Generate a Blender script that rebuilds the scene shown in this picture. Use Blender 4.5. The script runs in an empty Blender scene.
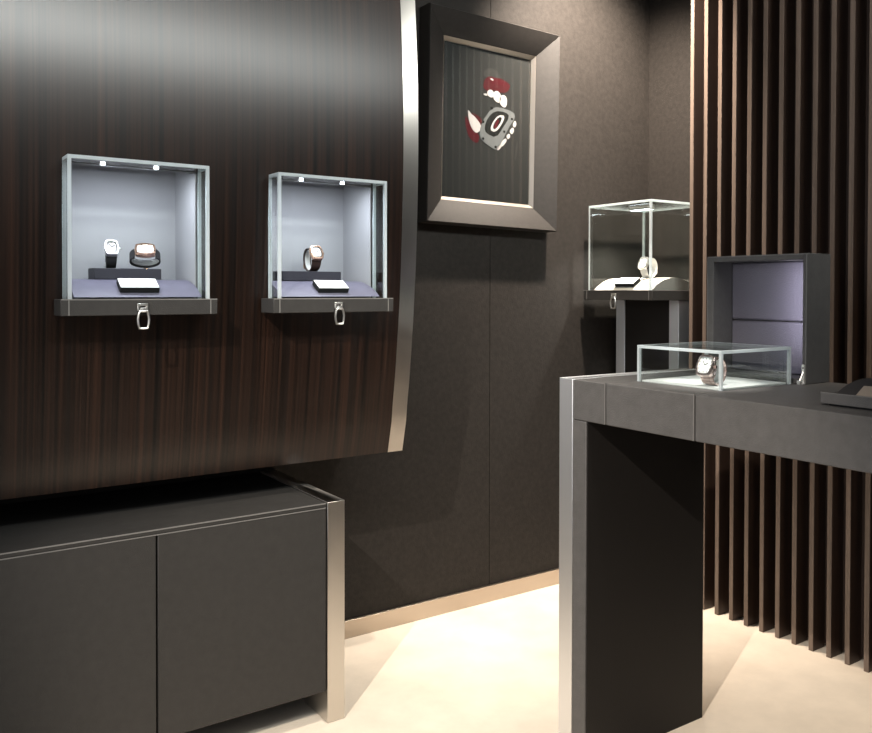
import bpy, bmesh, math, random
from mathutils import Vector, Matrix, Euler

random.seed(7)
scene = bpy.context.scene
COL = scene.collection
PI = math.pi

# ------------------------------------------------------------------ materials
def new_mat(name):
    m = bpy.data.materials.new(name)
    m.use_nodes = True
    nt = m.node_tree
    nt.nodes.clear()
    out = nt.nodes.new('ShaderNodeOutputMaterial')
    return m, nt, out

def N(nt, typ, **kw):
    n = nt.nodes.new(typ)
    for k, v in kw.items():
        if k in n.inputs.keys():
            n.inputs[k].default_value = v
        else:
            setattr(n, k, v)
    return n

def principled(name, col, rough=0.5, metal=0.0, spec=0.5, coat=0.0, coat_rough=0.1, bump=None, noise=None, aniso=None, sheen=0.0):
    """bump=(kind, scale, strength, stretch); noise=(scale, amount, stretch) mottles the colour."""
    m, nt, out = new_mat(name)
    b = N(nt, 'ShaderNodeBsdfPrincipled')
    b.inputs['Base Color'].default_value = (*col, 1)
    b.inputs['Roughness'].default_value = rough
    b.inputs['Metallic'].default_value = metal
    b.inputs['Specular IOR Level'].default_value = spec
    b.inputs['Coat Weight'].default_value = coat
    b.inputs['Coat Roughness'].default_value = coat_rough
    b.inputs['Sheen Weight'].default_value = sheen
    if aniso:
        b.inputs['Anisotropic'].default_value = aniso[0]
        b.inputs['Anisotropic Rotation'].default_value = aniso[1]
        tg = N(nt, 'ShaderNodeTangent', direction_type='RADIAL', axis='Z')
        nt.links.new(tg.outputs[0], b.inputs['Tangent'])
    nt.links.new(b.outputs[0], out.inputs[0])
    tc = N(nt, 'ShaderNodeTexCoord')
    def mapped(st):
        mp = N(nt, 'ShaderNodeMapping')
        mp.inputs['Scale'].default_value = st
        nt.links.new(tc.outputs['Object'], mp.inputs[0])
        return mp
    if noise:
        mp = mapped(noise[2])
        nz = N(nt, 'ShaderNodeTexNoise', Scale=noise[0], Detail=6.0, Roughness=0.6)
        nt.links.new(mp.outputs[0], nz.inputs['Vector'])
        rp = N(nt, 'ShaderNodeValToRGB')
        a = noise[1]
        rp.color_ramp.elements[0].position = 0.3
        rp.color_ramp.elements[1].position = 0.7
        rp.color_ramp.elements[0].color = (*[c * (1 - a) for c in col], 1)
        rp.color_ramp.elements[1].color = (*[min(1, c * (1 + a)) for c in col], 1)
        nt.links.new(nz.outputs[0], rp.inputs[0])
        nt.links.new(rp.outputs[0], b.inputs['Base Color'])
    if bump:
        kind, sc, st, stretch = bump
        mp = mapped(stretch)
        if kind == 'voronoi':
            t = N(nt, 'ShaderNodeTexVoronoi', Scale=sc)
            o = t.outputs['Distance']
        else:
            t = N(nt, 'ShaderNodeTexNoise', Scale=sc, Detail=4.0)
            o = t.outputs[0]
        nt.links.new(mp.outputs[0], t.inputs['Vector'])
        bp = N(nt, 'ShaderNodeBump', Strength=st, Distance=0.001)
        nt.links.new(o, bp.inputs['Height'])
        nt.links.new(bp.outputs[0], b.inputs['Normal'])
    return m

def wood_mat():
    m, nt, out = new_mat('macassar_veneer')
    b = N(nt, 'ShaderNodeBsdfPrincipled')
    b.inputs['Roughness'].default_value = 0.28
    b.inputs['Specular IOR Level'].default_value = 0.46
    b.inputs['Coat Weight'].default_value = 0.0
    b.inputs['Coat Roughness'].default_value = 0.28
    tc = N(nt, 'ShaderNodeTexCoord')
    def tex(sx, sz, detail, pos, cols):
        mp = N(nt, 'ShaderNodeMapping')
        mp.inputs['Scale'].default_value = (sx, sx * 0.02, sz)
        nt.links.new(tc.outputs['Object'], mp.inputs[0])
        nz = N(nt, 'ShaderNodeTexNoise', Scale=1.0, Detail=detail, Roughness=0.6)
        nt.links.new(mp.outputs[0], nz.inputs['Vector'])
        rp = N(nt, 'ShaderNodeValToRGB')
        rp.color_ramp.elements[0].position = pos[0]
        rp.color_ramp.elements[1].position = pos[1]
        rp.color_ramp.elements[0].color = (*cols[0], 1)
        rp.color_ramp.elements[1].color = (*cols[1], 1)
        nt.links.new(nz.outputs[0], rp.inputs[0])
        return rp
    wide = tex(48, 0.22, 4, (0.36, 0.68), ((0.007, 0.0048, 0.004), (0.030, 0.0145, 0.0092)))
    fine = tex(150, 0.5, 4, (0.35, 0.7), ((0.35, 0.33, 0.32), (1.25, 1.15, 1.1)))
    mix = N(nt, 'ShaderNodeMix', data_type='RGBA', blend_type='MULTIPLY')
    mix.inputs[0].default_value = 1.0
    nt.links.new(wide.outputs[0], mix.inputs[6])
    nt.links.new(fine.outputs[0], mix.inputs[7])
    nt.links.new(mix.outputs[2], b.inputs['Base Color'])
    nt.links.new(b.outputs[0], out.inputs[0])
    return m

def glass_mat():
    m, nt, out = new_mat('clear_pane')
    tr = N(nt, 'ShaderNodeBsdfTransparent')
    tr.inputs[0].default_value = (0.965, 0.985, 0.98, 1)
    gl = N(nt, 'ShaderNodeBsdfGlossy', Roughness=0.0)
    lw = N(nt, 'ShaderNodeLayerWeight', Blend=0.5)
    p = N(nt, 'ShaderNodeMath', operation='POWER')
    p.inputs[1].default_value = 5.0
    ma = N(nt, 'ShaderNodeMath', operation='MULTIPLY_ADD')
    ma.inputs[1].default_value = 0.95
    ma.inputs[2].default_value = 0.04
    mx = N(nt, 'ShaderNodeMixShader')
    nt.links.new(lw.outputs['Facing'], p.inputs[0])
    nt.links.new(p.outputs[0], ma.inputs[0])
    nt.links.new(ma.outputs[0], mx.inputs[0])
    nt.links.new(tr.outputs[0], mx.inputs[1])
    nt.links.new(gl.outputs[0], mx.inputs[2])
    nt.links.new(mx.outputs[0], out.inputs[0])
    return m

def glass_edge_mat():
    m, nt, out = new_mat('polished_glass_edge')
    tl = N(nt, 'ShaderNodeBsdfTranslucent')
    tl.inputs[0].default_value = (0.92, 0.97, 1.0, 1)
    df = N(nt, 'ShaderNodeBsdfDiffuse')
    df.inputs[0].default_value = (0.86, 0.93, 0.96, 1)
    gl = N(nt, 'ShaderNodeBsdfGlossy', Roughness=0.15)
    tr = N(nt, 'ShaderNodeBsdfTransparent')
    tr.inputs[0].default_value = (0.85, 0.95, 0.93, 1)
    a = N(nt, 'ShaderNodeMixShader'); a.inputs[0].default_value = 0.5
    b = N(nt, 'ShaderNodeMixShader'); b.inputs[0].default_value = 0.12
    c = N(nt, 'ShaderNodeMixShader'); c.inputs[0].default_value = 0.14
    nt.links.new(tl.outputs[0], a.inputs[1]); nt.links.new(df.outputs[0], a.inputs[2])
    nt.links.new(a.outputs[0], b.inputs[1]); nt.links.new(gl.outputs[0], b.inputs[2])
    nt.links.new(b.outputs[0], c.inputs[1]); nt.links.new(tr.outputs[0], c.inputs[2])
    nt.links.new(c.outputs[0], out.inputs[0])
    return m

def emit_mat(name, col, s):
    m, nt, out = new_mat(name)
    e = N(nt, 'ShaderNodeEmission', Strength=s)
    e.inputs[0].default_value = (*col, 1)
    nt.links.new(e.outputs[0], out.inputs[0])
    return m

ONE = (1, 1, 1)
M = {
    'wood': wood_mat(),
    'slat': principled('slat_wood_lit', (0.15, 0.112, 0.09), 0.40, noise=(1.0, 0.35, (60, 60, 1.2))),  # slat fronts: light from the left painted in as a paler wood colour
    'slat_side': principled('slat_wood_shaded', (0.034, 0.019, 0.013), 0.5, noise=(1.0, 0.4, (60, 60, 1.2))),  # slat sides: the same wood, with their shade put into the colour
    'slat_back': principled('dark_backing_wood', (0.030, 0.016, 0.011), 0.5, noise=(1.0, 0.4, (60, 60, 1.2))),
    'leather': principled('charcoal_leather', (0.030, 0.0285, 0.0272), 0.58, spec=0.3, bump=('voronoi', 420, 0.35, ONE), noise=(40, 0.10, ONE)),
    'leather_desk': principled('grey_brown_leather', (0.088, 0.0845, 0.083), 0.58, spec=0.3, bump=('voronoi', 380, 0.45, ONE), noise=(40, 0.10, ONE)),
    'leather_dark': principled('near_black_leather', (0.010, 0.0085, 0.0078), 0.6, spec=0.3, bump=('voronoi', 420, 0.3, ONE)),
    'wall': principled('brown_wall_covering', (0.0185, 0.016, 0.0142), 0.66, spec=0.2, bump=('noise', 160, 0.6, ONE), noise=(55, 0.22, ONE)),
    'wall_plain': principled('plain_dark_wall', (0.10, 0.095, 0.09), 0.8),
    'wall_pale': principled('pale_wall', (0.55, 0.54, 0.52), 0.9),
    'ceiling': principled('ceiling_paint', (0.55, 0.55, 0.54), 0.9),
    'floor': principled('cream_carpet', (0.80, 0.705, 0.59), 0.95, spec=0.1, bump=('noise', 300, 0.6, ONE), noise=(5, 0.09, ONE)),
    'steel': principled('brushed_champagne_steel', (0.62, 0.59, 0.55), 0.32, metal=1.0, aniso=(.8, 0.0), bump=('noise', 1.0, 0.2, (500, 500, 3))),
    'steel_h': principled('brushed_steel_skirting', (0.48, 0.42, 0.36), 0.34, metal=1.0, bump=('noise', 1.0, 0.25, (3, 500, 500))),
    'trim': principled('dull_nickel_trim', (0.34, 0.31, 0.28), 0.38, metal=1.0),
    'steel_cool': principled('brushed_silver_steel', (0.84, 0.85, 0.87), 0.48, metal=1.0, aniso=(.6, 0.0), bump=('noise', 1.0, 0.2, (500, 500, 3))),
    'chrome': principled('satin_chrome', (0.82, 0.81, 0.79), 0.32, metal=1.0),
    'gold': principled('rose_gold', (0.86, 0.56, 0.40), 0.22, metal=1.0),
    'rose_pale': principled('pale_rose_metal', (0.88, 0.70, 0.66), 0.25, metal=1.0),
    'stitch': principled('pale_piping', (0.15, 0.145, 0.14), 0.6),
    'black': principled('matt_black', (0.012, 0.012, 0.013), 0.7, spec=0.3),
    'frame': principled('frame_leather', (0.019, 0.017, 0.0157), 0.55, spec=0.28, bump=('noise', 1.0, 0.4, (300, 30, 300)), noise=(60, 0.15, ONE)),
    'lining': principled('pale_grey_lining', (0.32, 0.32, 0.335), 0.75, spec=0.2),
    'pad': principled('purple_grey_suede', (0.125, 0.118, 0.165), 0.5, spec=0.5, noise=(30, 0.1, ONE)),
    'pad_cream': principled('taupe_suede', (0.42, 0.39, 0.35), 0.8, spec=0.2),
    'pad_dark': principled('dark_suede', (0.028, 0.026, 0.027), 0.75, spec=0.25),
    'riser': principled('ink_block', (0.030, 0.028, 0.038), 0.5, spec=0.4),
    'white': principled('white_card', (0.86, 0.86, 0.85), 0.6),
    'white_base': principled('white_base', (0.78, 0.79, 0.79), 0.5),
    'padded': principled('padded_grey_violet_leather', (0.115, 0.108, 0.130), 0.36, spec=0.5, bump=('voronoi', 260, 0.7, ONE)),
    'rubber': principled('black_strap', (0.015, 0.014, 0.016), 0.55),
    'brown_strap': principled('dark_brown_strap', (0.035, 0.016, 0.012), 0.5),
    'white_strap': principled('white_strap', (0.82, 0.80, 0.78), 0.5),
    'dial': principled('silver_dial', (0.55, 0.53, 0.51), 0.35),
    'dial_skel': principled('grey_open_dial', (0.42, 0.40, 0.40), 0.35, noise=(260, 0.7, ONE)),
    'glass': glass_mat(),
    'edge': glass_edge_mat(),
    'led': emit_mat('led_cool', (0.85, 0.90, 1.0), 14),
    'print_bg': principled('print_ground', (0.022, 0.0215, 0.0215), 0.25, spec=0.5),
    'print_smoke': principled('print_pale_skin', (0.032, 0.030, 0.0295), 0.25),
    'print_red': principled('print_red', (0.055, 0.008, 0.011), 0.25),
    'print_deep': principled('print_deep_red', (0.05, 0.010, 0.012), 0.25),
    'print_white': principled('print_white', (0.38, 0.345, 0.35), 0.25),
    'print_grey': principled('print_grey', (0.11, 0.11, 0.115), 0.25),
    'print_black': principled('print_black', (0.012, 0.012, 0.012), 0.25),
}

# ------------------------------------------------------------------ mesh tools
class MB:
    def __init__(self):
        self.v, self.f, self.mi, self.mats = [], [], [], []
    def _m(self, mat):
        if mat not in self.mats:
            self.mats.append(mat)
        return self.mats.index(mat)
    def poly(self, pts, mat):
        b = len(self.v)
        self.v += [tuple(p) for p in pts]
        self.f.append(tuple(range(b, b + len(pts))))
        self.mi.append(self._m(mat))
    def add(self, verts, faces, mat):
        b = len(self.v)
        self.v += [tuple(p) for p in verts]
        k = self._m(mat)
        for f in faces:
            self.f.append(tuple(b + i for i in f))
            self.mi.append(k)
    def box(self, lo, hi, mat):
        x0, y0, z0 = lo; x1, y1, z1 = hi
        vs = [(x0, y0, z0), (x1, y0, z0), (x1, y1, z0), (x0, y1, z0), (x0, y0, z1), (x1, y0, z1), (x1, y1, z1), (x0, y1, z1)]
        self.add(vs, [(0, 3, 2, 1), (4, 5, 6, 7), (0, 1, 5, 4), (1, 2, 6, 5), (2, 3, 7, 6), (3, 0, 4, 7)], mat)
        return self
    def prism(self, poly, axis, a, b, mat):
        """closed 2-D outline extruded along an axis (outline order: the two remaining axes)."""
        def P(p, t):
            q = list(p); q.insert(axis, t); return tuple(q)
        n = len(poly)
        vs = [P(p, a) for p in poly] + [P(p, b) for p in poly]
        fs = [tuple(range(n)), tuple(range(2 * n - 1, n - 1, -1))]
        fs += [(i, n + i, n + (i + 1) % n, (i + 1) % n) for i in range(n)]
        self.add(vs, fs, mat)
        return self
    def tube(self, pts, r, mat, n=8, closed=False, flat=1.0):
        pts = [Vector(p) for p in pts]
        k = len(pts)
        vs = []
        up0 = Vector((0, 1, 0))
        for i, p in enumerate(pts):
            if closed:
                d = pts[(i + 1) % k] - pts[i - 1]
            else:
                d = pts[min(i + 1, k - 1)] - pts[max(i - 1, 0)]
            d.normalize()
            s = d.cross(up0)
            if s.length < 1e-4:
                s = d.cross(Vector((1, 0, 0)))
            s.normalize(); t = s.cross(d)
            for j in range(n):
                a = 2 * PI * j / n
                vs.append(p + s * r * math.cos(a) + t * r * flat * math.sin(a))
        fs = []
        for i in range(k if closed else k - 1):
            for j in range(n):
                i2 = (i + 1) % k
                fs.append((i * n + j, i * n + (j + 1) % n, i2 * n + (j + 1) % n, i2 * n + j))
        if not closed:
            fs.append(tuple(range(n - 1, -1, -1)))
            fs.append(tuple(range((k - 1) * n, k * n)))
        self.add(vs, fs, mat)
        return self
    def disc(self, c, r, h, axis, mat, n=20):
        ring = [(r * math.cos(2 * PI * i / n), r * math.sin(2 * PI * i / n)) for i in range(n)]
        others = [i for i in range(3) if i != axis]
        poly = [(c[others[0]] + p[0], c[others[1]] + p[1]) for p in ring]
        return self.prism(poly, axis, c[axis], c[axis] + h, mat)
    def build(self, name, parent=None, bevel=0.0, smooth=True, loc=(0, 0, 0)):
        me = bpy.data.meshes.new(name)
        me.from_pydata(self.v, [], self.f)
        for mt in self.mats:
            me.materials.append(M[mt])
        for p, k in zip(me.polygons, self.mi):
            p.material_index = k
        bm = bmesh.new(); bm.from_mesh(me)
        bmesh.ops.recalc_face_normals(bm, faces=bm.faces)
        bm.to_mesh(me); bm.free()
        if smooth:
            for p in me.polygons:
                p.use_smooth = True
            me.set_sharp_from_angle(angle=math.radians(32))
        me.update()
        o = bpy.data.objects.new(name, me)
        COL.objects.link(o)
        o.location = loc
        if parent:
            o.parent = parent
        if bevel:
            bv = o.modifiers.new('Bevel', 'BEVEL')
            bv.width = bevel; bv.segments = 2; bv.limit_method = 'ANGLE'; bv.angle_limit = math.radians(40)
            bv.harden_normals = False
        return o

def box(name, lo, hi, mat, parent=None, bevel=0.0015):
    return MB().box(lo, hi, mat).build(name, parent, bevel)

def thing(name, label, cat, loc=(0, 0, 0), rot=(0, 0, 0), group=None):
    o = bpy.data.objects.new(name, None)
    COL.objects.link(o)
    o.empty_display_size = 0.05
    o.location = loc; o.rotation_euler = rot
    o['label'] = label; o['category'] = cat
    if group:
        o['group'] = group
    return o

def tag(o, label, cat, group=None):
    o['label'] = label; o['category'] = cat
    if group:
        o['group'] = group
    return o

def struct(o, label, cat):
    o['kind'] = 'structure'; o['label'] = label; o['category'] = cat
    return o

# ------------------------------------------------------------------ layout constants (metres)
VB = 2.568           # rear wall
UR = 2.873           # right wall
UL, VF, HC = -1.7, -2.2, 2.85
ZD = 0.975           # desk top

# ------------------------------------------------------------------ room shell
struct(box('floor', (UL - .1, VF - .1, -.1), (UR + .1, VB + .1, 0), 'floor', bevel=0), 'cream carpeted floor of the showroom', 'floor')
struct(box('ceiling', (UL - .1, VF - .1, HC), (UR + .1, VB + .1, HC + .1), 'ceiling', bevel=0), 'pale ceiling above the showroom', 'ceiling')
wb = MB()
SEAM = 1.988
wb.box((UL, VB, 0), (SEAM - .0012, VB + .1, HC), 'wall')
wb.box((SEAM + .0012, VB, 0), (UR + .1, VB + .1, HC), 'wall')
wb.box((SEAM - .0012, VB + .004, 0), (SEAM + .0012, VB + .1, HC), 'black')
struct(wb.build('wall_back'), 'dark brown textured rear wall behind the picture', 'wall')
struct(box('wall_right', (UR, VF, 0), (UR + .1, VB, HC), 'wall', bevel=0), 'dark brown wall of the right corner behind the glass case', 'wall')
struct(box('wall_left', (UL - .1, VF, 0), (UL, VB, HC), 'wall_pale', bevel=0), 'pale left wall of the showroom', 'wall')
struct(box('wall_front', (UL, VF - .1, 0), (UR, VF, HC), 'wall_plain', bevel=0), 'dark wall opposite the displays', 'wall')
struct(box('baseboard_back', (1.104, VB - .012, 0), (UR, VB, 0.062), 'steel_h', bevel=.001), 'brushed champagne metal skirting along the rear wall', 'baseboard')

# ------------------------------------------------------------------ curved wood wall panel
PS = -0.022
PROF = [(0.700, 2.243), (0.80, 2.2195), (0.925, 2.199), (1.05, 2.1865), (1.17, 2.1725), (1.30, 2.1625), (1.45, 2.1565), (1.59, 2.152),
        (1.71, 2.1505), (1.80, 2.154), (1.90, 2.160), (2.08, 2.1715), (2.25, 2.187), (2.45, 2.21), (2.65, 2.24), (2.84, 2.275)]
def pv(z):
    for (z0, v0), (z1, v1) in zip(PROF, PROF[1:]):
        if z <= z1:
            t = (z - z0) / (z1 - z0)
            return v0 + (v1 - v0) * t + PS
    return PROF[-1][1] + PS
def smooth_pv(z, w=0.14):
    ks = [-w, -w / 2, 0, w / 2, w]
    return sum(pv(min(max(z + k, 0.70), 2.84)) for k in ks) / 5 if 0.84 < z < 2.7 else pv(z)
PU0, PU1 = -1.1, 1.3235                  # skin from left of frame to the metal edge
PZ0, PZ1 = 0.703, 2.84
V1C, V2C = 0.5475, 1.0640                # centres of the two wall display cases
VZ = 1.140                               # underside of their plates
NW, NZ0, NZ1 = 0.1575, VZ + .0385, VZ + .3630
panel = thing('wood_wall_panel', 'tall bowed dark wood wall panel with vertical grain and metal edge above the low cabinet', 'wall panel', (0, 2.3, PZ0))
def W(p):      # world point to panel local
    return (p[0], p[1] - 2.3, p[2] - PZ0)
us = sorted(set([PU0, V1C - NW, V1C + NW, V2C - NW, V2C + NW, PU1]))
zs = sorted(set([PZ0 + (PZ1 - PZ0) * i / 44 for i in range(45)] + [NZ0, NZ1]))
TH = 0.03
vs, idx = [], {}
for j, z in enumerate(zs):
    for i, u in enumerate(us):
        for k in (0, 1):
            idx[i, j, k] = len(vs)
            vs.append(W((u, smooth_pv(z) + k * TH, z)))
fs = []
def solid(i, j):
    if i < 0 or j < 0 or i >= len(us) - 1 or j >= len(zs) - 1:
        return False
    uc, zc = (us[i] + us[i + 1]) / 2, (zs[j] + zs[j + 1]) / 2
    return not (NZ0 < zc < NZ1 and (abs(uc - V1C) < NW or abs(uc - V2C) < NW))
for j in range(len(zs) - 1):
    for i in range(len(us) - 1):
        if not solid(i, j):
            continue
        fs.append((idx[i, j, 0], idx[i + 1, j, 0], idx[i + 1, j + 1, 0], idx[i, j + 1, 0]))
        fs.append((idx[i, j, 1], idx[i, j + 1, 1], idx[i + 1, j + 1, 1], idx[i + 1, j, 1]))
        for di, dj, a, b in ((-1, 0, (i, j), (i, j + 1)), (1, 0, (i + 1, j), (i + 1, j + 1)), (0, -1, (i, j), (i + 1, j)), (0, 1, (i, j + 1), (i + 1, j + 1))):
            if not solid(i + di, j + dj):
                fs.append((idx[a[0], a[1], 0], idx[b[0], b[1], 0], idx[b[0], b[1], 1], idx[a[0], a[1], 1]))
mb = MB(); mb.add(vs, fs, 'wood')
mb.build('veneer_face', panel)
# metal edge slab following the bow, running back to the wall
zz = [PZ0 + (PZ1 - PZ0) * i / 44 for i in range(45)]
outl = [(smooth_pv(z) - 2.3 - .001, z - PZ0) for z in zz] + [(VB - .002 - 2.3, PZ1 - PZ0), (VB - .002 - 2.3, 0)]
MB().prism(outl, 0, PU1, PU1 + .052, 'steel').build('edge_trim', panel)
# bottom board closing the hollow, and a slim light channel under it
MB().box(W((PU0, pv(.703) + .03, .706)), W((PU1, VB - .002, .722)), 'black').build('bottom_board', panel)
MB().box(W((PU0, 2.270, .699)), W((1.02, 2.284, .706)), 'steel_h').build('light_channel', panel)

# ------------------------------------------------------------------ low cabinet
cab = thing('low_cabinet', 'long low charcoal leather cabinet with metal end slab under the wood panel', 'cabinet', (0.4, 2.085, 0))
def CB(u0, v0, z0, u1, v1, z1):
    return (u0 - .4, v0 - 2.085, z0), (u1 - .4, v1 - 2.085, z1)
box('body', *CB(-.74, 2.108, .092, 1.047, VB - .003, .598), 'leather_dark', cab)
box('top', *CB(-.74, 2.085, .601, 1.047, VB - .003, .613), 'leather', cab, .002)
MB().box(*CB(-.74, 2.0838, .6105, 1.046, 2.0862, .6136), 'stitch').box(*CB(-.74, 2.0838, .5985, 1.046, 2.0858, .6010), 'stitch').build('piping', cab)
for u0, u1 in ((-.74, -.297), (-.293, .143), (.147, .5830), (.5875, 1.0455)):
    box('door', *CB(u0, 2.085, .090, u1, 2.106, .5985), 'leather', cab, .002)
box('plinth', *CB(-.70, 2.30, 0, 1.04, VB - .05, .092), 'black', cab)
es = box('end_slab', *CB(1.0495, 2.0835, 0, 1.1025, VB - .003, .6145), 'steel', cab, .001)
es['label'] = 'brushed metal end slab'

# ------------------------------------------------------------------ desk
desk = thing('counter_desk', 'long grey leather counter desk on a slab leg with a brushed metal end', 'desk', (1.73, 1.0, 0))
def DK(u0, v0, z0, u1, v1, z1):
    return (u0 - 1.73, v0 - 1.0, z0), (u1 - 1.73, v1 - 1.0, z1)
DU0, DU1 = 1.488, 1.975
box('end_slab', *DK(DU0, 1.5775, 0, DU1, 1.6265, ZD), 'steel_cool', desk, .001)
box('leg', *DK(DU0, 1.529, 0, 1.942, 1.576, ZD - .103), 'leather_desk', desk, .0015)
box('inner_shade_sheet', *DK(DU0 + .004, 1.5265, 0, 1.940, 1.5292, ZD - .105), 'leather_dark', desk, 0)  # thin dark sheet painting the shade on the leg's inner leather face
cuts = [1.576, 1.4625, 1.1965, .55, -.10, -.5]
for a, b in zip(cuts, cuts[1:]):
    box('top_section', *DK(DU0, b + .0015, ZD - .102, DU1, a - .0015, ZD), 'leather_desk', desk, .0025)
box('core', *DK(DU0 + .006, -.5, ZD - .098, DU1 - .006, 1.576, ZD - .006), 'black', desk, 0)
for c in cuts[1:-1]:
    MB().box(*DK(DU0 - .0006, c + .0012, ZD - .101, DU0 + .004, c + .0034, ZD + .0003), 'stitch').build('seam_piping', desk)
box('leg', *DK(DU0, -.55, 0, 1.942, -.502, ZD), 'leather_desk', desk)

# ------------------------------------------------------------------ slatted screen
scr = thing('slatted_screen', 'floor to ceiling screen of narrow dark brown vertical wood slats on the right', 'slatted screen', (2.60, 1.3, 0))
SL0, SP = 1.993, 0.0627
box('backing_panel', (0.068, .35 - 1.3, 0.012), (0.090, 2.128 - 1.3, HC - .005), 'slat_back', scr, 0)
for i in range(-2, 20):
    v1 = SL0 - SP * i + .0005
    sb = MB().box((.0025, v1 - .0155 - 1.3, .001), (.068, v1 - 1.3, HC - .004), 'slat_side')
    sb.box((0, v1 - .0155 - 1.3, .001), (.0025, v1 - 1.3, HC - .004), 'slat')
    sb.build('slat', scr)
# ------------------------------------------------------------------ display cases
def glass_cover(parent, x0, x1, y0, y1, z0, z1, t=.008, back=True):
    g = MB()
    p = .0002
    g.box((x0 + t, y0, z0), (x1 - t, y0 + t, z1 - t), 'glass')
    g.box((x0, y0 + t, z0), (x0 + t, y1 - (t if back else 0), z1 - t), 'glass')
    g.box((x1 - t, y0 + t, z0), (x1, y1 - (t if back else 0), z1 - t), 'glass')
    if back:
        g.box((x0 + t, y1 - t, z0), (x1 - t, y1, z1 - t), 'glass')
    g.box((x0 + t, y0 + t, z1 - t), (x1 - t, y1 - (t if back else 0), z1), 'glass')
    c = g.build('glass_cover', parent, smooth=False)
    e = MB()
    ys = [(y0, y0 + t)] + ([(y1 - t, y1)] if back else [])
    for ya, yb in ys:
        e.box((x0, ya, z0), (x0 + t, yb, z1 - t), 'edge')
        e.box((x1 - t, ya, z0), (x1, yb, z1 - t), 'edge')
        e.box((x0, ya, z1 - t), (x1, yb, z1), 'edge')
    ye = y1 - (t if back else 0)
    e.box((x0, y0 + t, z1 - t), (x0 + t, ye, z1), 'edge')
    e.box((x1 - t, y0 + t, z1 - t), (x1, ye, z1), 'edge')
    if not back:
        e.box((x0, y1 - .007, z0), (x0 + t, y1, z1 - t), 'edge')
        e.box((x1 - t, y1 - .007, z0), (x1, y1, z1 - t), 'edge')
    e.build('polished_edge', c, smooth=False)
    return c

def arch_pad(parent, x0, x1, ya, yb, z0, h, mat, ycut=None, bevel=0):
    n = 24
    pts = []
    # circular segment
    w = (yb - ya) / 2; R = (w * w + h * h) / (2 * h); yc = (ya + yb) / 2; zc = z0 + h - R
    end = ycut if ycut else yb
    for i in range(n + 1):
        y = ya + (end - ya) * i / n
        pts.append((y, zc + math.sqrt(max(R * R - (y - yc) ** 2, 0))))
    pts += [(end, z0), (ya, z0)]
    pts = [p for k, p in enumerate(pts) if k == 0 or (abs(p[0] - pts[k - 1][0]) + abs(p[1] - pts[k - 1][1])) > 1e-6]
    if abs(pts[-1][0] - pts[0][0]) + abs(pts[-1][1] - pts[0][1]) < 1e-6:
        pts.pop()
    o = MB().prism(pts, 0, x0, x1, mat).build('display_pad', parent)
    def zat(y):
        return zc + math.sqrt(max(R * R - (y - yc) ** 2, 0))
    def slope(y):
        return math.atan2(-(y - yc), math.sqrt(R * R - (y - yc) ** 2))
    return o, zat, slope

def pull_handle(parent, x, y, ztop):
    b = MB()
    b.box((x - .0125, y - .005, ztop - .006), (x + .0125, y, ztop), 'chrome')
    b.box((x - .0125, y - .005, ztop - .017), (x - .008, y, ztop - .006), 'chrome')
    b.box((x + .007, y - .005, ztop - .019), (x + .0125, y, ztop - .006), 'chrome')
    b.box((x - .006, y - .009, ztop - .021), (x + .008, y - .003, ztop - .010), 'chrome')
    h = b.build('handle', parent, .0008)
    cx, t = x + .001, ztop - .018
    pts = [(-.0085, 0), (-.0115, -.010), (-.0130, -.020), (-.0120, -.031), (-.0095, -.041), (0, -.0415), (.0095, -.041), (.0120, -.031), (.0130, -.020), (.0115, -.010), (.0085, 0), (0, .0005)]
    MB().tube([(cx + p[0], y - .0065, t + p[1]) for p in pts], .0031, 'chrome', 8, True).build('pull_ring', h)
    return h

def area_lamp(name, loc, target, size, power, col=(1, 1, 1), size_y=None, spread=None):
    l = bpy.data.lights.new(name, 'AREA')
    l.energy = power; l.color = col
    l.shape = 'RECTANGLE' if size_y else 'DISK'
    l.size = size
    if size_y:
        l.size_y = size_y
    if spread:
        l.spread = spread
    o = bpy.data.objects.new(name, l); COL.objects.link(o)
    o.location = loc
    d = Vector(target) - Vector(loc)
    o.rotation_euler = d.to_track_quat('-Z', 'Y').to_euler()
    return o

def spot_lamp(name, loc, target, power, cone, col=(1, .9, .76), blend=.6, radius=.03):
    l = bpy.data.lights.new(name, 'SPOT')
    l.energy = power; l.color = col; l.spot_size = math.radians(cone); l.spot_blend = blend; l.shadow_soft_size = radius
    o = bpy.data.objects.new(name, l); COL.objects.link(o)
    o.location = loc
    d = Vector(target) - Vector(loc)
    o.rotation_euler = d.to_track_quat('-Z', 'Y').to_euler()
    return o

COOL = (0.86, 0.90, 1.0)
PT = .0385                                # plate thickness
def plate(parent, depth):
    o = box('plate', (-.183, 0, 0), (.183, depth, PT), 'leather', parent, .0015)
    s = MB()
    for x in (-.1655, .1655):
        s.box((x - .0012, -.0006, .001), (x + .0012, .003, PT - .001), 'stitch')
    s.box((-.182, -.0005, PT - .0022), (.182, .002, PT + .0004), 'stitch')
    s.build('seam_piping', o)
    return o

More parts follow.
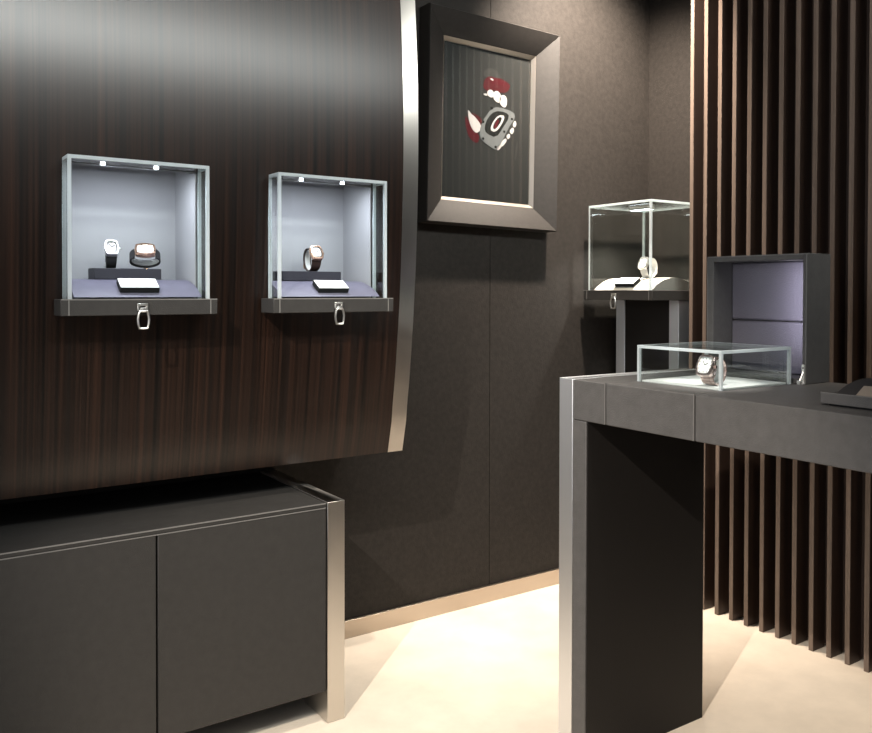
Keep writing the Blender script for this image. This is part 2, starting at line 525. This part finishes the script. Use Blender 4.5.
def wall_vitrine(cu, label, hx):
    y0 = 2.06
    t = thing('display_case', label, 'display case', (cu, y0, VZ), group='lit display cases on the wood panel')
    plate(t, .085)
    zt = VZ + .038 + .16
    gy = smooth_pv(1.34) - y0 - .003
    glass_cover(t, -.1655, .1655, .008, gy, PT, .371, back=False)
    # lining of the recess
    yb = .250
    ya = smooth_pv(1.34) - y0 + .004
    l = MB()
    hi, ho, zt = .1535, .157, .3600
    ym = ya + .040
    l.box((-ho, yb, PT + .0005), (ho, yb + .008, .396), 'lining')
    for sx in (-1, 1):
        xa, xb = sorted((sx * hi, sx * ho))
        l.box((xa, ya, PT + .0005), (xb, ym, zt + .0025), 'lining')
        l.box((xa, ym, PT + .0005), (xb, yb, .396), 'lining')
    l.box((-hi, ya, zt), (hi, ya + .0025, zt + .0025), 'lining')
    l.box((-ho, ym, .394), (ho, yb, .396), 'lining')
    l.box((-hi, ya, PT + .0005), (hi, yb, PT + .004), 'lining')
    l.build('recess_lining', t, smooth=False)
    pad, zat, slope = arch_pad(t, -.150, .150, .022, .300, PT + .0045, .044, 'pad', ycut=.2485)
    for x in (-.078, .048):
        d = MB().disc((x, .056, .3592), .0055, .0036, 2, 'led').build('downlight', t)
        area_lamp('case_led', (cu + x, y0 + .056, VZ + .3580), (cu + x * .8, y0 + .090, VZ), .011, 0.85, COOL)
    pull_handle(t, hx, -.0005, .028)
    return t, zat, slope

case1, zatW, slopeW = wall_vitrine(V1C, 'lit glass wall case with two watches on one block, left on the wood panel', -.002)
case2, _, _ = wall_vitrine(V2C, 'lit glass wall case with a single watch, beside the metal edge of the wood panel', .006)

# freestanding case in the corner (front faces -u)
C3 = (2.45, 2.3515, 1.164)
case3 = thing('display_case', 'freestanding glass case on a dark pedestal in the corner beside the slats', 'display case', C3, (0, 0, -PI / 2))
plate(case3, .350)
glass_cover(case3, -.1655, .1655, .010, .338, PT, .384, back=True)
pad3, zat3, slope3 = arch_pad(case3, -.155, .155, .030, .290, PT + .0005, .049, 'pad_cream')
pull_handle(case3, -.012, -.0005, .026)
MB().box((-.075, .15, .366), (.025, .19, .3755), 'steel').build('light_bar', case3, .001)
MB().box((-.071, .154, .3652), (.021, .186, .366), 'led').build('light_strip', case3)
area_lamp('corner_case_led', (C3[0] + .17, C3[1], C3[2] + .362), (C3[0] + .13, C3[1], C3[2]), .08, 5.5, (1, .93, .85), .03, math.radians(110))

# its pedestal: dark body between two metal slabs
ped = thing('pedestal', 'dark pedestal with two metal end slabs carrying the corner glass case', 'pedestal', (2.63, 2.359, 0))
PH = C3[2] - .0005
box('body', (.003, -.117, 0), (.165, .117, PH), 'leather_dark', ped)
for a, b in ((.118, .166), (-.166, -.118)):
    o = box('metal_slab', (0, a, 0), (.168, b, PH), 'steel_cool', ped, .001)

# ------------------------------------------------------------------ watches
def tonneau(w, h, k=.26, n=9, endb=.10):
    pts = []
    for i in range(n):
        y = -h + 2 * h * i / (n - 1)
        pts.append((w * (1 - k * (y / h) ** 2), y))
    for i in range(1, 4):
        x = w * (1 - k) * (1 - 2 * i / 4)
        pts.append((x, h * (1 + endb * (1 - (x / (w * (1 - k))) ** 2))))
    for i in range(n):
        y = h - 2 * h * i / (n - 1)
        pts.append((-w * (1 - k * (y / h) ** 2), y))
    for i in range(1, 4):
        x = -w * (1 - k) * (1 - 2 * i / 4)
        pts.append((x, -h * (1 + endb * (1 - (x / (w * (1 - k))) ** 2))))
    return pts

def make_watch(label, loc, rot, zrest, case='chrome', strap='rubber', dial='dial', W2=.0185, H2=.0225, ry=.030, rz=.029, linked=False, case_t=.011, group=None, flange=True):
    t = thing('wristwatch', label, 'watch', (0, 0, 0), group=group)
    zc = rz - .002
    out = tonneau(W2, H2)
    MB().prism(out, 2, zc, zc + case_t, case).build('case', t, .0015)
    inn = [(x * .78, y * .78) for x, y in out]
    n = len(out)
    vs = [(x, y, zc + case_t + .0005) for x, y in out] + [(x * .97, y * .97, zc + case_t + .0028) for x, y in out] + [(x, y, zc + case_t + .0028) for x, y in inn] + [(x, y, zc + case_t + .0005) for x, y in inn]
    fs = []
    for r in range(3):
        for i in range(n):
            j = (i + 1) % n
            fs.append((r * n + i, r * n + j, (r + 1) * n + j, (r + 1) * n + i))
    b = MB(); b.add(vs, fs, case)
    for i in range(8):
        x, y = out[(i * n) // 8]
        b.disc((x * .88, y * .88, zc + case_t + .0027), .0011, .0005, 2, 'black', 8)
    b.build('bezel', t)
    if flange:
        MB().prism([(x * .99, y * .99) for x, y in inn], 2, zc + case_t - .0008, zc + case_t + .0005, 'black').build('flange', t)
    d = MB().prism([(x * (.84 if flange else .99), y * (.84 if flange else .99)) for x, y in inn], 2, zc + case_t - .0005, zc + case_t + .0008, dial)
    for k in range(12):
        a = 2 * PI * k / 12
        rr = 1 / max(abs(math.sin(a)) / (W2 * .66), abs(math.cos(a)) / (H2 * .66))
        x, y = rr * math.sin(a), rr * math.cos(a)
        d.box((x - .0008, y - .0014, zc + case_t + .0008), (x + .0008, y + .0014, zc + case_t + .0013), 'black')
    dd = d.build('dial', t)
    for a, L, w in ((.9, .010, .0009), (-.6, .013, .0007)):
        c, s = math.cos(a), math.sin(a)
        quad = [(-w, 0), (w, 0), (w, L), (-w, L)]
        MB().prism([(x * c + y * s, -x * s + y * c) for x, y in quad], 2, zc + case_t + .0014, zc + case_t + .0018, 'black').build('hand', dd)
    MB().disc((W2 - .001, 0, zc + case_t * .5), .0034, .0055, 0, case, 12).build('crown', t)
    # strap loop: ellipse in the local YZ plane
    a0 = math.atan2(H2 * .92, rz) * 1.0
    steps = 40
    vs, fs = [], []
    s = MB()
    def ring(a, off):
        return ((ry + off) * math.sin(a), (rz + off) * math.cos(a))
    seg = []
    for i in range(steps + 1):
        a = a0 + (2 * PI - 2 * a0) * i / steps
        f = abs(i / steps - .5) * 2
        hw = W2 * (.60 + .16 * f ** 2)
        seg.append((a, hw))
    if not linked:
        for a, hw in seg:
            yi, zi = ring(a, -.0012); yo, zo = ring(a, .0016)
            vs += [(-hw, yi, zi), (hw, yi, zi), (hw, yo, zo), (-hw, yo, zo)]
        for i in range(steps):
            for k in range(4):
                fs.append((i * 4 + k, i * 4 + (k + 1) % 4, i * 4 + 4 + (k + 1) % 4, i * 4 + 4 + k))
        fs.append((3, 2, 1, 0)); fs.append(tuple(steps * 4 + k for k in range(4)))
        s.add(vs, fs, strap)
        s.build('strap', t)
        a = PI * 1.02
        y, z = ring(a, .0018)
        MB().box((-W2 * .68, y - .006, z - .0022), (W2 * .68, y + .006, z + .0004), case).build('buckle', t, .0008)
    else:
        steps = 22
        for i in range(steps):
            aa = a0 + (2 * PI - 2 * a0) * (i + .06) / steps
            ab = a0 + (2 * PI - 2 * a0) * (i + .94) / steps
            for x0, x1, o in ((-.72, -.30, .0018), (-.27, .27, .0024), (.30, .72, .0018)):
                ps = [ring(aa, -.0012), ring(ab, -.0012), ring(ab, o), ring(aa, o)]
                s.prism(ps, 0, x0 * W2, x1 * W2, strap)
        s.build('bracelet', t)
    # pale holder spring inside the loop
    vs, fs = [], []
    c = MB()
    n2 = 26
    for i in range(n2 + 1):
        a = .5 + (2 * PI - 1.0) * i / n2
        hw = W2 * .38
        yi, zi = ring(a, -.0032); yo, zo = ring(a, -.0016)
        vs += [(-hw, yi, zi), (hw, yi, zi), (hw, yo, zo), (-hw, yo, zo)]
    for i in range(n2):
        for k in range(4):
            fs.append((i * 4 + k, i * 4 + (k + 1) % 4, i * 4 + 4 + (k + 1) % 4, i * 4 + 4 + k))
    fs.append((3, 2, 1, 0)); fs.append(tuple(n2 * 4 + k for k in range(4)))
    c.add(vs, fs, 'white')
    c.build('holder', t)
    R = rot if isinstance(rot, Matrix) else Euler(rot, 'XYZ').to_matrix()
    mz = min((R @ v.co).z for ch in t.children for v in ch.data.vertices)
    t.rotation_euler = R.to_euler()
    t.location = (loc[0], loc[1], zrest - mz)
    return t

def Rz(a): return Matrix.Rotation(a, 3, 'Z')
def Rx(a): return Matrix.Rotation(a, 3, 'X')
def Ry(a): return Matrix.Rotation(a, 3, 'Y')
D = math.radians

# riser blocks on the arch pads of the wall cases
padtop = VZ + PT + .0045 + .044
def riser(u0, u1, label):
    v0, v1 = 2.196, 2.266
    o = MB().box((u0, v0, padtop + .0002), (u1, v1, padtop + .0275), 'riser').build('riser_block', None, .001)
    return tag(o, label, 'riser block')
riser(.466, .630, 'dark block carrying two watches in the left wall case')
riser(.966, 1.150, 'dark block carrying one watch in the case by the metal edge')
RT = padtop + .0275
make_watch('silver cased watch on black strap standing upright beside the gold one', (.513, 2.232), Rz(D(-8)) @ Rx(D(56)), RT, 'chrome', 'rubber', 'dial_skel', .0170, .0205, ry=.030, rz=.029)
make_watch('rose gold watch with its black strap loop seen side on, left wall case', (.598, 2.230), Rz(D(-14)) @ Rx(D(46)) @ Rz(D(90)), RT, 'gold', 'rubber', 'white', .0215, .0235, ry=.0365, rz=.022, flange=False)
make_watch('rose gold watch with dark brown strap, alone on its dark block', (1.073, 2.232), Rz(D(0)) @ Rx(D(58)), RT, 'gold', 'brown_strap', 'dial', .0195, .0215, ry=.033, rz=.031)

# price cards lying on the front slope of the pads
def card(u, v, zat_fn, label, rz=0.0, base=(0, 0, 0), yaxis=True, size=(.092, .046)):
    c = MB()
    w, d = size
    c.box((-w / 2, -d / 2, -.004), (w / 2, d / 2, .0095), 'black')
    o = c.build('card_plaque', None, .0006)
    f = MB().box((-w / 2 + .001, -d / 2 + .001, .0097), (w / 2 - .001, d / 2 - .001, .0106), 'white').build('card_face', o)
    return tag(o, label, 'card')
for cu, lab in ((V1C, 'white topped card plaque on the pad below the two watches'), (V2C, 'white topped card plaque below the lone watch on the wall')):
    yl = .054
    o = card(0, 0, None, lab)
    a = slopeW(yl)
    o.rotation_euler = (a + D(3), 0, D(-1))
    o.location = (cu + (.002 if cu == V1C else .010), 2.06 + yl, VZ + zatW(yl) + .0064)
yl = .062
o = card(0, 0, None, 'white card plaque on the cream pad of the corner case', size=(.10, .046))
o.rotation_euler = (Matrix.Rotation(-PI / 2, 3, 'Z') @ Rx(slope3(yl) + D(3))).to_euler()
o.location = (C3[0] + yl, C3[1] - .002, C3[2] + zat3(yl) + .0064)
make_watch('white watch with white strap on the cream arched pad in the corner case', (C3[0] + .150, 2.318), Rz(D(-84)) @ Rx(D(64)), C3[2] + zat3(.150) + .0003, 'chrome', 'white_strap', 'white', .0215, .0250, ry=.039, rz=.036, flange=False)

# ------------------------------------------------------------------ glass box on the desk
gb = thing('glass_box', 'low flat glass box on a white base on the desk', 'glass box', (1.7195, 1.3275, ZD))
box('base', (-.124, -.116, .0003), (.124, .116, .004), 'white_base', gb, .0005)
glass_cover(gb, -.1325, .1325, -.1245, .1245, .0003, .0905, t=.007)
make_watch('rose gold bracelet watch leaning inside the low glass box on the desk', (1.644, 1.268), Rz(D(-86)) @ Rx(D(66)), ZD + .0045, 'rose_pale', 'rose_pale', 'white', .0225, .0240, ry=.0315, rz=.028, linked=True, flange=False)

# ------------------------------------------------------------------ upright open box behind it
rb = thing('upright_box', 'open upright dark box with padded violet lining standing behind the glass box', 'box', (1.8715, 1.3215, ZD))
hw, hz, dp, tk = .1455, .317, .100, .0215
s = MB()
s.box((0, hw - tk, .0003), (dp, hw, hz), 'leather_desk')
s.box((0, -hw, .0003), (dp, -hw + tk * .5, hz), 'leather_desk')
s.box((0, -hw + tk * .5, hz - .015), (dp, hw - tk, hz), 'leather_desk')
s.box((0, -hw + tk * .5, .0003), (dp, hw - tk, .012), 'leather_desk')
s.box((dp - .010, -hw + tk * .5, .012), (dp, hw - tk, hz - .015), 'leather_desk')
s.build('shell', rb, .0015)
e = MB()
e.box((-.0012, hw - .004, .001), (.001, hw - .0025, hz - .002), 'stitch')
e.box((-.0012, -hw + .0002, .001), (.001, -hw + .002, hz - .002), 'stitch')
e.box((-.0012, -hw + .002, hz - .003), (.001, hw - .004, hz - .0012), 'stitch')
e.build('piping', rb)
for za, zb in ((.0125, .146), (.149, hz - .0155)):
    box('padded_lining', (dp - .024, -hw + tk * .5 + .0005, za), (dp - .0102, hw - tk - .0005, zb), 'padded', rb, .005)
h = MB()
h.box((-.006, -hw + .001, .001), (-.0015, -hw + .008, .048), 'chrome')
h.disc((-.0065, -hw + .0045, .040), .0022, .001, 0, 'black', 10)
h.box((-.018, -hw + .004, .0005), (-.004, -hw + .013, .010), 'chrome')
h.tube([(-.014, -hw + .008, .009), (-.0045, -hw + .005, .030)], .0018, 'chrome')
h.build('hinge', rb)['label'] = 'small silver hinge'
area_lamp('upright_box_fill', (1.8715 + .012, 1.3215 - hw + .055, ZD + .185), (1.8715 + .076, 1.3215 - hw + .066, ZD + .180), .010, .26, (.86, .84, 1.0), .22)  # unseen area light without a fixture, added to brighten the lining

# ------------------------------------------------------------------ tray at the right
tr = thing('display_tray', 'dark tray with arched pad at the right end of the desk', 'tray', (1.70, .72, ZD))
t0, t1, a0, a1 = 1.560 - 1.70, 1.840 - 1.70, -.26, .23
q = MB()
q.box((t0 + .012, a0 + .012, .0003), (t1 - .012, a1 - .012, .004), 'black')
q.build('foot', tr)
q = MB()
q.box((t0, a0, .004), (t0 + .012, a1, .0255), 'leather_desk')
q.box((t1 - .012, a0, .004), (t1, a1, .0255), 'leather_desk')
q.box((t0 + .012, a1 - .012, .004), (t1 - .012, a1, .0255), 'leather_desk')
q.box((t0 + .012, a0, .004), (t1 - .012, a0 + .012, .0255), 'leather_desk')
q.box((t0 + .012, a0 + .012, .004), (t1 - .012, a1 - .012, .010), 'leather_desk')
q.build('shell', tr, .0015)
q = MB()
q.box((t0 - .0003, a0, .0248), (t0 + .0016, a1, .0262), 'stitch')
q.build('piping', tr)
hold = bpy.data.objects.new('pad_holder', None)
n = 22
pts = []
ya, yb, z0, hh = t0 + .013, t1 - .013, .0101, .036
w = (yb - ya) / 2; R = (w * w + hh * hh) / (2 * hh); yc = (ya + yb) / 2; zc = z0 + hh - R
for i in range(n + 1):
    y = ya + (yb - ya) * i / n
    pts.append((y, zc + math.sqrt(max(R * R - (y - yc) ** 2, 0))))
MB().prism(pts, 1, a0 + .013, a1 - .013, 'pad_dark').build('display_pad', tr)
bpy.data.objects.remove(hold)
ux = .045
CX = -.098
zp = zc + math.sqrt(R * R - (CX - yc) ** 2)
o = MB().box((-.020, -.05, 0), (.020, .05, .005), 'white').build('card_plaque', None, .0006)
M['beige'] = principled('beige_card', (0.27, 0.225, 0.185), 0.6)
o.data.materials.clear(); o.data.materials.append(M['beige'])
tag(o, 'beige card plaque lying on the tray at the right end of the desk', 'card')
sl = math.atan2(-(CX - yc), math.sqrt(R * R - (CX - yc) ** 2))
o.rotation_euler = (0, -sl, D(6))
o.location = (1.70 + CX, .840, ZD + zp + .0026)

# ------------------------------------------------------------------ framed picture
FC = (1.9665, 1.829)
FA = D(1.1)
pic = thing('framed_picture', 'large dark leather framed picture of red lips biting a watch on the rear wall', 'picture', (FC[0], VB, FC[1]), (0, FA, 0))
HW, HH, IW, IH = .3105, .389, .2215, .300
yo, yi, yk = -.070, -.028, -.001
def member(p_out, p_in, q_out, q_in):
    """mitred frame side between corners p and q (x,z)."""
    vs = []
    for (o_, i_) in ((p_out, p_in), (q_out, q_in)):
        dx = (i_[0] - o_[0]); dz = (i_[1] - o_[1])
        vs += [(o_[0], yk, o_[1]), (o_[0], yo + .006, o_[1]), (o_[0] + dx * .04, yo, o_[1] + dz * .04), (i_[0] - dx * .03, yi, i_[1] - dz * .03), (i_[0], yi + .003, i_[1]), (i_[0], yk, i_[1])]
    fs = [(k, (k + 1) % 6, 6 + (k + 1) % 6, 6 + k) for k in range(6)] + [tuple(range(5, -1, -1)), tuple(range(6, 12))]
    m = MB(); m.add(vs, fs, 'frame')
    return m.build('frame_side', pic, .0006)
oc = [(-HW, HH), (HW, HH), (HW, -HH), (-HW, -HH)]
ic = [(-IW, IH), (IW, IH), (IW, -IH), (-IW, -IH)]
for k in range(4):
    member(oc[k], ic[k], oc[(k + 1) % 4], ic[(k + 1) % 4])
TW = .014
jc = [(-IW + TW, IH - TW), (IW - TW, IH - TW), (IW - TW, -IH + TW), (-IW + TW, -IH + TW)]
tm = MB()
for k in range(4):
    a, b, c2, d2 = ic[k], ic[(k + 1) % 4], jc[(k + 1) % 4], jc[k]
    tm.add([(a[0], -.0272, a[1]), (b[0], -.0272, b[1]), (c2[0], -.013, c2[1]), (d2[0], -.013, d2[1]),
            (a[0], -.002, a[1]), (b[0], -.002, b[1]), (c2[0], -.002, c2[1]), (d2[0], -.002, d2[1])],
           [(0, 1, 2, 3), (4, 7, 6, 5), (0, 4, 5, 1), (3, 2, 6, 7), (0, 3, 7, 4), (1, 5, 6, 2)], 'trim')
o = tm.build('inner_trim', pic, .0005)
pr = MB()
pr.box((-IW + TW, -.010, -IH + TW), (IW - TW, -.002, IH - TW), 'print_bg')
ca, sa = math.cos(FA), math.sin(FA)
def smoothp(pts, it=2):
    for _ in range(it):
        q = []
        for a, b in zip(pts, pts[1:] + pts[:1]):
            q += [(a[0] * .75 + b[0] * .25, a[1] * .75 + b[1] * .25), (a[0] * .25 + b[0] * .75, a[1] * .25 + b[1] * .75)]
        pts = q
    return pts
def ink(pts, mat, lay, sm=2):
    if sm:
        pts = smoothp(pts, sm)
    loc = []
    for u, z in pts:
        x, w_ = u - FC[0], z - FC[1]
        loc.append((x * ca - w_ * sa, x * sa + w_ * ca))
    pr.prism(loc, 1, -.010 - .0003 * lay - .0002, -.0099, mat)
ink([(1.945, 2.035), (1.985, 2.055), (2.02, 2.035), (2.035, 2.012), (1.985, 2.008), (1.95, 2.01)], 'print_smoke', 1)
ink([(1.951, 2.005), (1.975, 2.020), (2.0, 2.016), (2.031, 2.018), (2.072, 2.004), (2.077, 1.990), (2.06, 1.968), (2.031, 1.962), (1.996, 1.970), (1.962, 1.960), (1.943, 1.972)], 'print_deep', 2)
ink([(1.962, 2.010), (1.995, 2.014), (2.035, 2.012), (2.066, 2.000), (2.030, 1.990), (1.985, 1.992)], 'print_red', 3)
ink([(1.975, 2.010), (1.985, 2.013), (1.996, 2.006), (1.988, 2.003)], 'print_white', 4)
ink([(1.943, 1.948), (1.962, 1.952), (1.966, 1.943), (1.955, 1.942)], 'print_white', 4)
ink([(1.962, 1.957), (1.975, 1.969), (1.992, 1.966), (1.999, 1.950), (1.992, 1.938), (1.968, 1.941)], 'print_white', 4)
ink([(1.996, 1.962), (2.012, 1.969), (2.026, 1.960), (2.032, 1.944), (2.024, 1.920), (2.002, 1.928), (1.992, 1.940)], 'print_white', 4)
ink([(2.026, 1.950), (2.044, 1.957), (2.060, 1.947), (2.060, 1.922), (2.050, 1.906), (2.030, 1.914), (2.022, 1.928)], 'print_white', 4)
ink([(1.885, 1.870), (1.915, 1.866), (1.940, 1.850), (1.937, 1.825), (1.910, 1.830), (1.89, 1.85)], 'print_deep', 1)
ink([(1.859, 1.856), (1.873, 1.848), (1.884, 1.821), (1.900, 1.801), (1.927, 1.792), (1.924, 1.761), (1.903, 1.758), (1.876, 1.780), (1.862, 1.818)], 'print_red', 2)
ink([(1.872, 1.884), (1.888, 1.864), (1.904, 1.858), (1.932, 1.833), (1.937, 1.815), (1.915, 1.793), (1.892, 1.809), (1.876, 1.841)], 'print_white', 3)
ink([(1.983, 1.896), (2.018, 1.908), (2.096, 1.896), (2.101, 1.872), (2.067, 1.832), (2.018, 1.743), (1.997, 1.742), (1.935, 1.770), (1.926, 1.804), (1.942, 1.845)], 'print_grey', 5, 1)
ink([(2.0, 1.890), (2.053, 1.891), (2.074, 1.877), (2.039, 1.828), (2.007, 1.787), (1.957, 1.799), (1.950, 1.823), (1.966, 1.859)], 'print_black', 6, 1)
ink([(2.018, 1.876), (2.051, 1.877), (2.034, 1.841), (2.004, 1.808), (1.977, 1.813), (1.988, 1.845)], 'print_white', 7, 1)
ink([(2.018, 1.868), (2.037, 1.868), (2.024, 1.842), (2.002, 1.818), (1.989, 1.822), (1.998, 1.846)], 'print_black', 8, 1)
ink([(2.011, 1.860), (2.022, 1.854), (2.004, 1.821), (1.993, 1.825)], 'print_red', 9, 0)
for u, z in ((1.944, 1.842), (1.986, 1.898), (2.084, 1.868), (2.046, 1.815), (2.004, 1.752), (1.944, 1.778)):
    ink([(u - .005, z - .004), (u + .005, z - .004), (u + .005, z + .004), (u - .005, z + .004)], 'print_black', 9, 1)
for pts in ([(2.100, 1.866), (2.109, 1.851), (2.098, 1.834), (2.088, 1.846)], [(2.090, 1.838), (2.097, 1.824), (2.084, 1.806), (2.072, 1.820)],
            [(2.070, 1.812), (2.078, 1.800), (2.066, 1.786), (2.056, 1.798)], [(2.052, 1.792), (2.062, 1.782), (2.034, 1.752), (2.026, 1.766)], [(2.028, 1.764), (2.032, 1.752), (2.015, 1.738), (2.010, 1.750)]):
    ink(pts, 'print_white', 5, 1)
ink([(2.112, 1.790), (2.116, 1.774), (2.111, 1.734), (2.105, 1.708), (2.099, 1.714), (2.105, 1.756)], 'print_smoke', 2)
o = pr.build('print', pic, smooth=False)
MB().box((-IW + TW, -.0150, -IH + TW), (IW - TW, -.0134, IH - TW), 'glass').build('picture_glass', pic, smooth=False)

# ------------------------------------------------------------------ lights of the room and an added fill
WARM = (1.0, .90, .78)
area_lamp('panel_washer', (1.2, -.20, HC - .10), (1.2, 2.15, 1.92), 3.3, 29, (.97, 1, .965), .30, math.radians(85))
area_lamp('left_fill', (UL + .03, .7, 1.45), (2.5, .9, 1.25), 1.9, 52, (.95, .97, 1.0), 1.9)  # added fill off the plain left wall, brightens faces turned left
spot_lamp('downlight_cabinet', (-1.10, .18, 2.78), (1.6, 1.95, 0), 480, 36, WARM, .5, .02)
spot_lamp('downlight_floor', (1.20, 1.40, 2.8), (1.15, 1.85, 0), 170, 40, WARM, .8, .03)
spot_lamp('downlight_corner', (2.25, 2.05, 2.8), (2.50, 2.56, 1.7), 640, 84, (1.0, .86, .72), .9, .04)
spot_lamp('downlight_slats', (2.36, 1.15, 2.8), (2.42, 1.15, 0), 70, 38, (1.0, .80, .60), .8, .09)
spot_lamp('downlight_watch', (1.30, 1.15, 2.8), (1.66, 1.29, ZD), 190, 9, (1, .95, .88), .6, .02)

# ------------------------------------------------------------------ camera
f, yaw, pit, rol, CY = 841.5, D(34.077), D(.846), D(.10), 303.0
fw = Vector((math.sin(yaw) * math.cos(pit), math.cos(yaw) * math.cos(pit), -math.sin(pit)))
rt = Vector((math.cos(yaw), -math.sin(yaw), 0)); up = rt.cross(fw)
r2 = rt * math.cos(rol) + up * math.sin(rol); u2 = up * math.cos(rol) - rt * math.sin(rol)
cd = bpy.data.cameras.new('camera'); cam = bpy.data.objects.new('camera', cd); COL.objects.link(cam)
cam.matrix_world = Matrix(((r2.x, u2.x, -fw.x, 0), (r2.y, u2.y, -fw.y, 0), (r2.z, u2.z, -fw.z, 1.2), (0, 0, 0, 1)))
cd.sensor_fit = 'HORIZONTAL'; cd.sensor_width = 36; cd.lens = 36 * f / 872
cd.shift_y = -(366.5 - CY) / 872
cd.clip_start = .02
scene.camera = cam

w = bpy.data.worlds.new('world'); scene.world = w; w.use_nodes = True
w.node_tree.nodes['Background'].inputs[0].default_value = (.5, .5, .5, 1)
w.node_tree.nodes['Background'].inputs[1].default_value = .05

vs_ = scene.view_settings
vs_.view_transform = 'Standard'; vs_.look = 'None'; vs_.gamma = 1; vs_.use_curve_mapping = False; vs_.exposure = 0.0
cy = scene.cycles
cy.max_bounces = 12; cy.diffuse_bounces = 5; cy.glossy_bounces = 5; cy.transparent_max_bounces = 24; cy.transmission_bounces = 6
cy.use_denoising = True
cy.sample_clamp_indirect = 6
cy.caustics_reflective = False; cy.caustics_refractive = False
